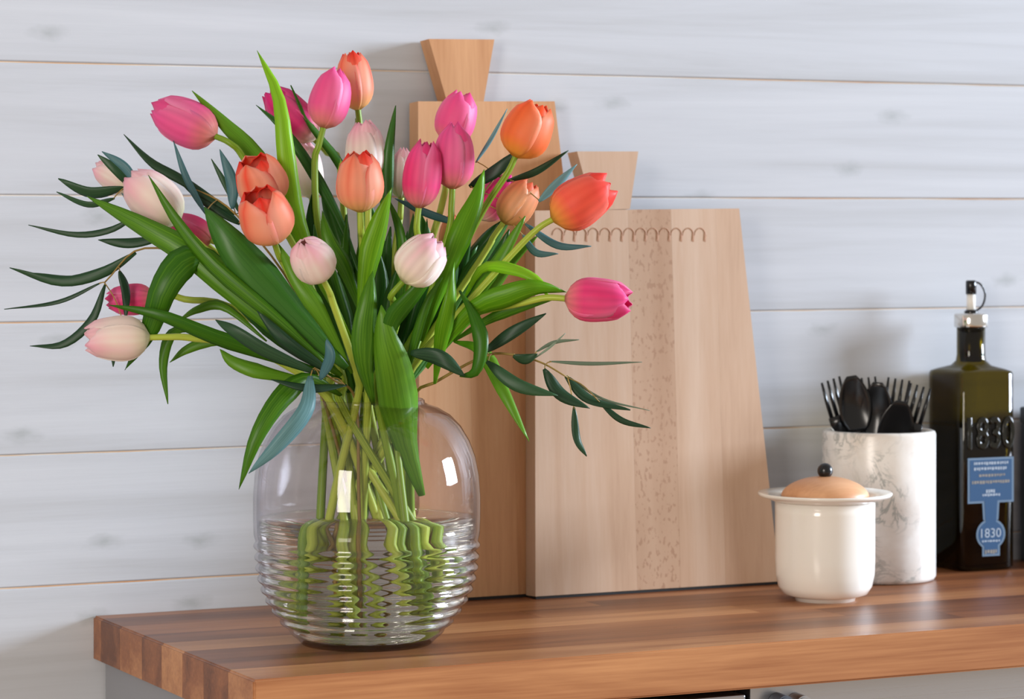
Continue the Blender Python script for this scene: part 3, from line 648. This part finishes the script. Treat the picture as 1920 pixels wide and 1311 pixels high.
# ------------------------------------------------------------------ oil bottle
BW = .0775; BR = onZ(1896, 1066); bx1 = BR.x; bx0 = bx1-BW; by0 = -.0835; by1 = by0+BW
BS = FPX/((Vector((bx0+BW/2, by0, .9))-CAM).dot(FW)); bz = lambda y: .9+(1066-y)/BS
bc = Vector(((bx0+bx1)/2, (by0+by1)/2, .9))
bot = empty('oil_bottle', bc, 'square dark olive glass oil bottle with blue label and steel pourer', 'bottle')
def sq_bottle(name, inset, z0, zs, zn, rn, mat, top=None, cr=.009):
    """rounded square body, sloped shoulder, round neck"""
    h = BW/2-inset; n = 40; rings = []
    def ring(half, rad, z, k):
        out = []
        for i in range(n):
            a = 2*math.pi*(i+.5)/n; cx, cy = math.cos(a), math.sin(a); m = max(abs(cx), abs(cy)); sx, sy = cx/m*half, cy/m*half
            q = half-rad; dx, dy = max(-q, min(q, sx)), max(-q, min(q, sy)); v = Vector((sx-dx, sy-dy)); 
            if v.length > 1e-9: v = v.normalized()*rad
            p = Vector((dx+v.x, dy+v.y)); c = Vector((cx, cy))*rn
            p = p.lerp(c, k); out.append((bc.x+p.x, bc.y+p.y, z))
        return out
    rings = [ring(h-.004, cr, z0, 0), ring(h, cr, z0+.004, 0), ring(h, cr, zs-.003, 0)]
    if zn: rings += [ring(h-.0012, cr, zs, 0), ring(h-.006, cr, zs+.003, .10), ring(h, cr, zs+(zn-zs)*.12, .78), ring(h, cr, zs+(zn-zs)*.22, .96), ring(h, cr, zs+(zn-zs)*.35, 1), ring(h, cr, zn, 1)]
    else: rings += [ring(h, cr, zs, 0)]
    V = [p for r in rings for p in r]; F = []
    for k in range(len(rings)-1):
        for i in range(n): F.append((k*n+i, k*n+(i+1) % n, (k+1)*n+(i+1) % n, (k+1)*n+i))
    F += [tuple(range(n))[::-1], tuple((len(rings)-1)*n+i for i in range(n))]
    o = mesh(name, V, F, mat, bot); return o
ZS, ZN = bz(693), bz(606); RN = 27/BS
sq_bottle('glass_body', 0, .9003, ZS, ZN, RN, M_BOTTLE)
sq_bottle('oil', .004, .906, bz(790), None, RN, M_OIL, cr=.006)
nc = lambda prof, name, mat, par=bot: lathe(name, [(r, z-.9) for r, z in prof], bc, mat, par, 40)
nc([(0, ZN-.001), (31/BS, ZN-.003), (32/BS, ZN-.001), (32/BS, bz(588)), (30/BS, bz(585)), (0, bz(584))], 'collar', M_CHROME)
nc([(0, bz(676)), (20/BS, bz(676)), (23/BS, bz(660)), (24/BS, ZN-.002), (0, ZN-.002)], 'stopper_plug', M_BLACK)
nc([(0, bz(586)), (12/BS, bz(586)), (13/BS, bz(581)), (8/BS, bz(577)), (0, bz(577))], 'stopper', M_BLACK)
nc([(0, bz(578)), (8.5/BS, bz(578)), (8/BS, bz(546)), (0, bz(546))], 'spout', M_WHITEP)
nc([(0, bz(548)), (10/BS, bz(548)), (10/BS, bz(524)), (8/BS, bz(522)), (0, bz(522))], 'cap', M_BLACK)
rp = [bc+Vector((dx/BS, 0, bz(y)-.9)) for dx, y in ((6, 524), (22, 530), (32, 548), (26, 570), (8, 582))]
tube('strap', rp, .0013, M_BLACK, bot, 18, 8)
# face coordinates of the front side
fu = lambda px: bx0+(px-1790)/108*BW
def face_poly(name, pts, mat, d, parent):
    return prism(name, [Vector((fu(x), by0-d, bz(y))) for x, y in pts], Vector((0, .0004, 0)), mat, parent)
circ = lambda cx, cy, rx, ry, a0, a1, n: [(cx+rx*math.cos(a), cy-ry*math.sin(a)) for a in [a0+(a1-a0)*i/n for i in range(n+1)]]
def shape(g):
    r = 29-g
    return ([(1800+g, 853+g), (1892-g, 853+g), (1892-g, 938-g), (1863-g, 938-g), (1861-g, 970)] + circ(1846, 997, r, r, 1.15, -1.0, 14) + [(1864-g, 1020), (1864-g, 1038-g), (1829+g, 1038-g), (1829+g, 1020)]
            + circ(1846, 997, r, r, math.pi+1.0, math.pi-1.15, 14) + [(1831+g, 970), (1829+g, 938-g), (1800+g, 938-g)])
lab = face_poly('label', shape(0), M_SILVER, .0005, bot)
face_poly('label_field', shape(4), M_BLUE, .0007, lab)
for y, h, x0, x1, m in ((861, 6, 1812, 1882, M_PRINT), (871, 6, 1812, 1880, M_PRINT), (884, 5, 1822, 1874, M_PRINT2), (896, 6, 1808, 1886, M_PRINT2), (913, 7, 1836, 1857, M_PRINT), (921, 5, 1829, 1864, M_PRINT), (1008, 4, 1828, 1864, M_PRINT), (1026, 8, 1834, 1859, M_PRINT2)):
    x = x0; V, F = [], []
    while x < x1-2:                                       # rows of print too small to read
        wd = min(random.uniform(2.5, 5), x1-x); b = len(V); hh = h*random.uniform(.7, 1)
        V += [(fu(x), by0-.0009, bz(y+hh)), (fu(x+wd), by0-.0009, bz(y+hh)), (fu(x+wd), by0-.0009, bz(y)), (fu(x), by0-.0009, bz(y))]; F.append((b, b+1, b+2, b+3)); x += wd+random.uniform(1, 2)
    mesh('print_line', V, F, m, lab, False)
FM = lambda x, y, d: Matrix(((1, 0, 0, fu(x)), (0, 0, -1, by0-d), (0, 1, 0, bz(y)), (0, 0, 0, 1)))
text('medallion_number', '1830', 17/BS, (1866-1826)/108*BW, FM(1826, 1003, .0008), M_PRINT, lab, .0002)
dg = text('embossed_number', '1830', 62/BS, (1893-1799)/108*BW, FM(1799, 838, .0002), M_DIGIT, bot, .0024, .028)

# ------------------------------------------------------------------ slate tin next to the bottle
tx = onY(1913, 1050, -.012).x
tin = empty('storage_tin', (tx+.05, -.06, .9), 'slim slate grey storage tin standing beside the square oil bottle', 'tin')
box('body', (tx, -.095, .9003), (tx+.08, -.012, 1.07), M_SLATE, tin, .003)
box('lid', (tx-.0008, -.096, 1.07), (tx+.081, -.011, 1.09), M_SLATE, tin, .003)
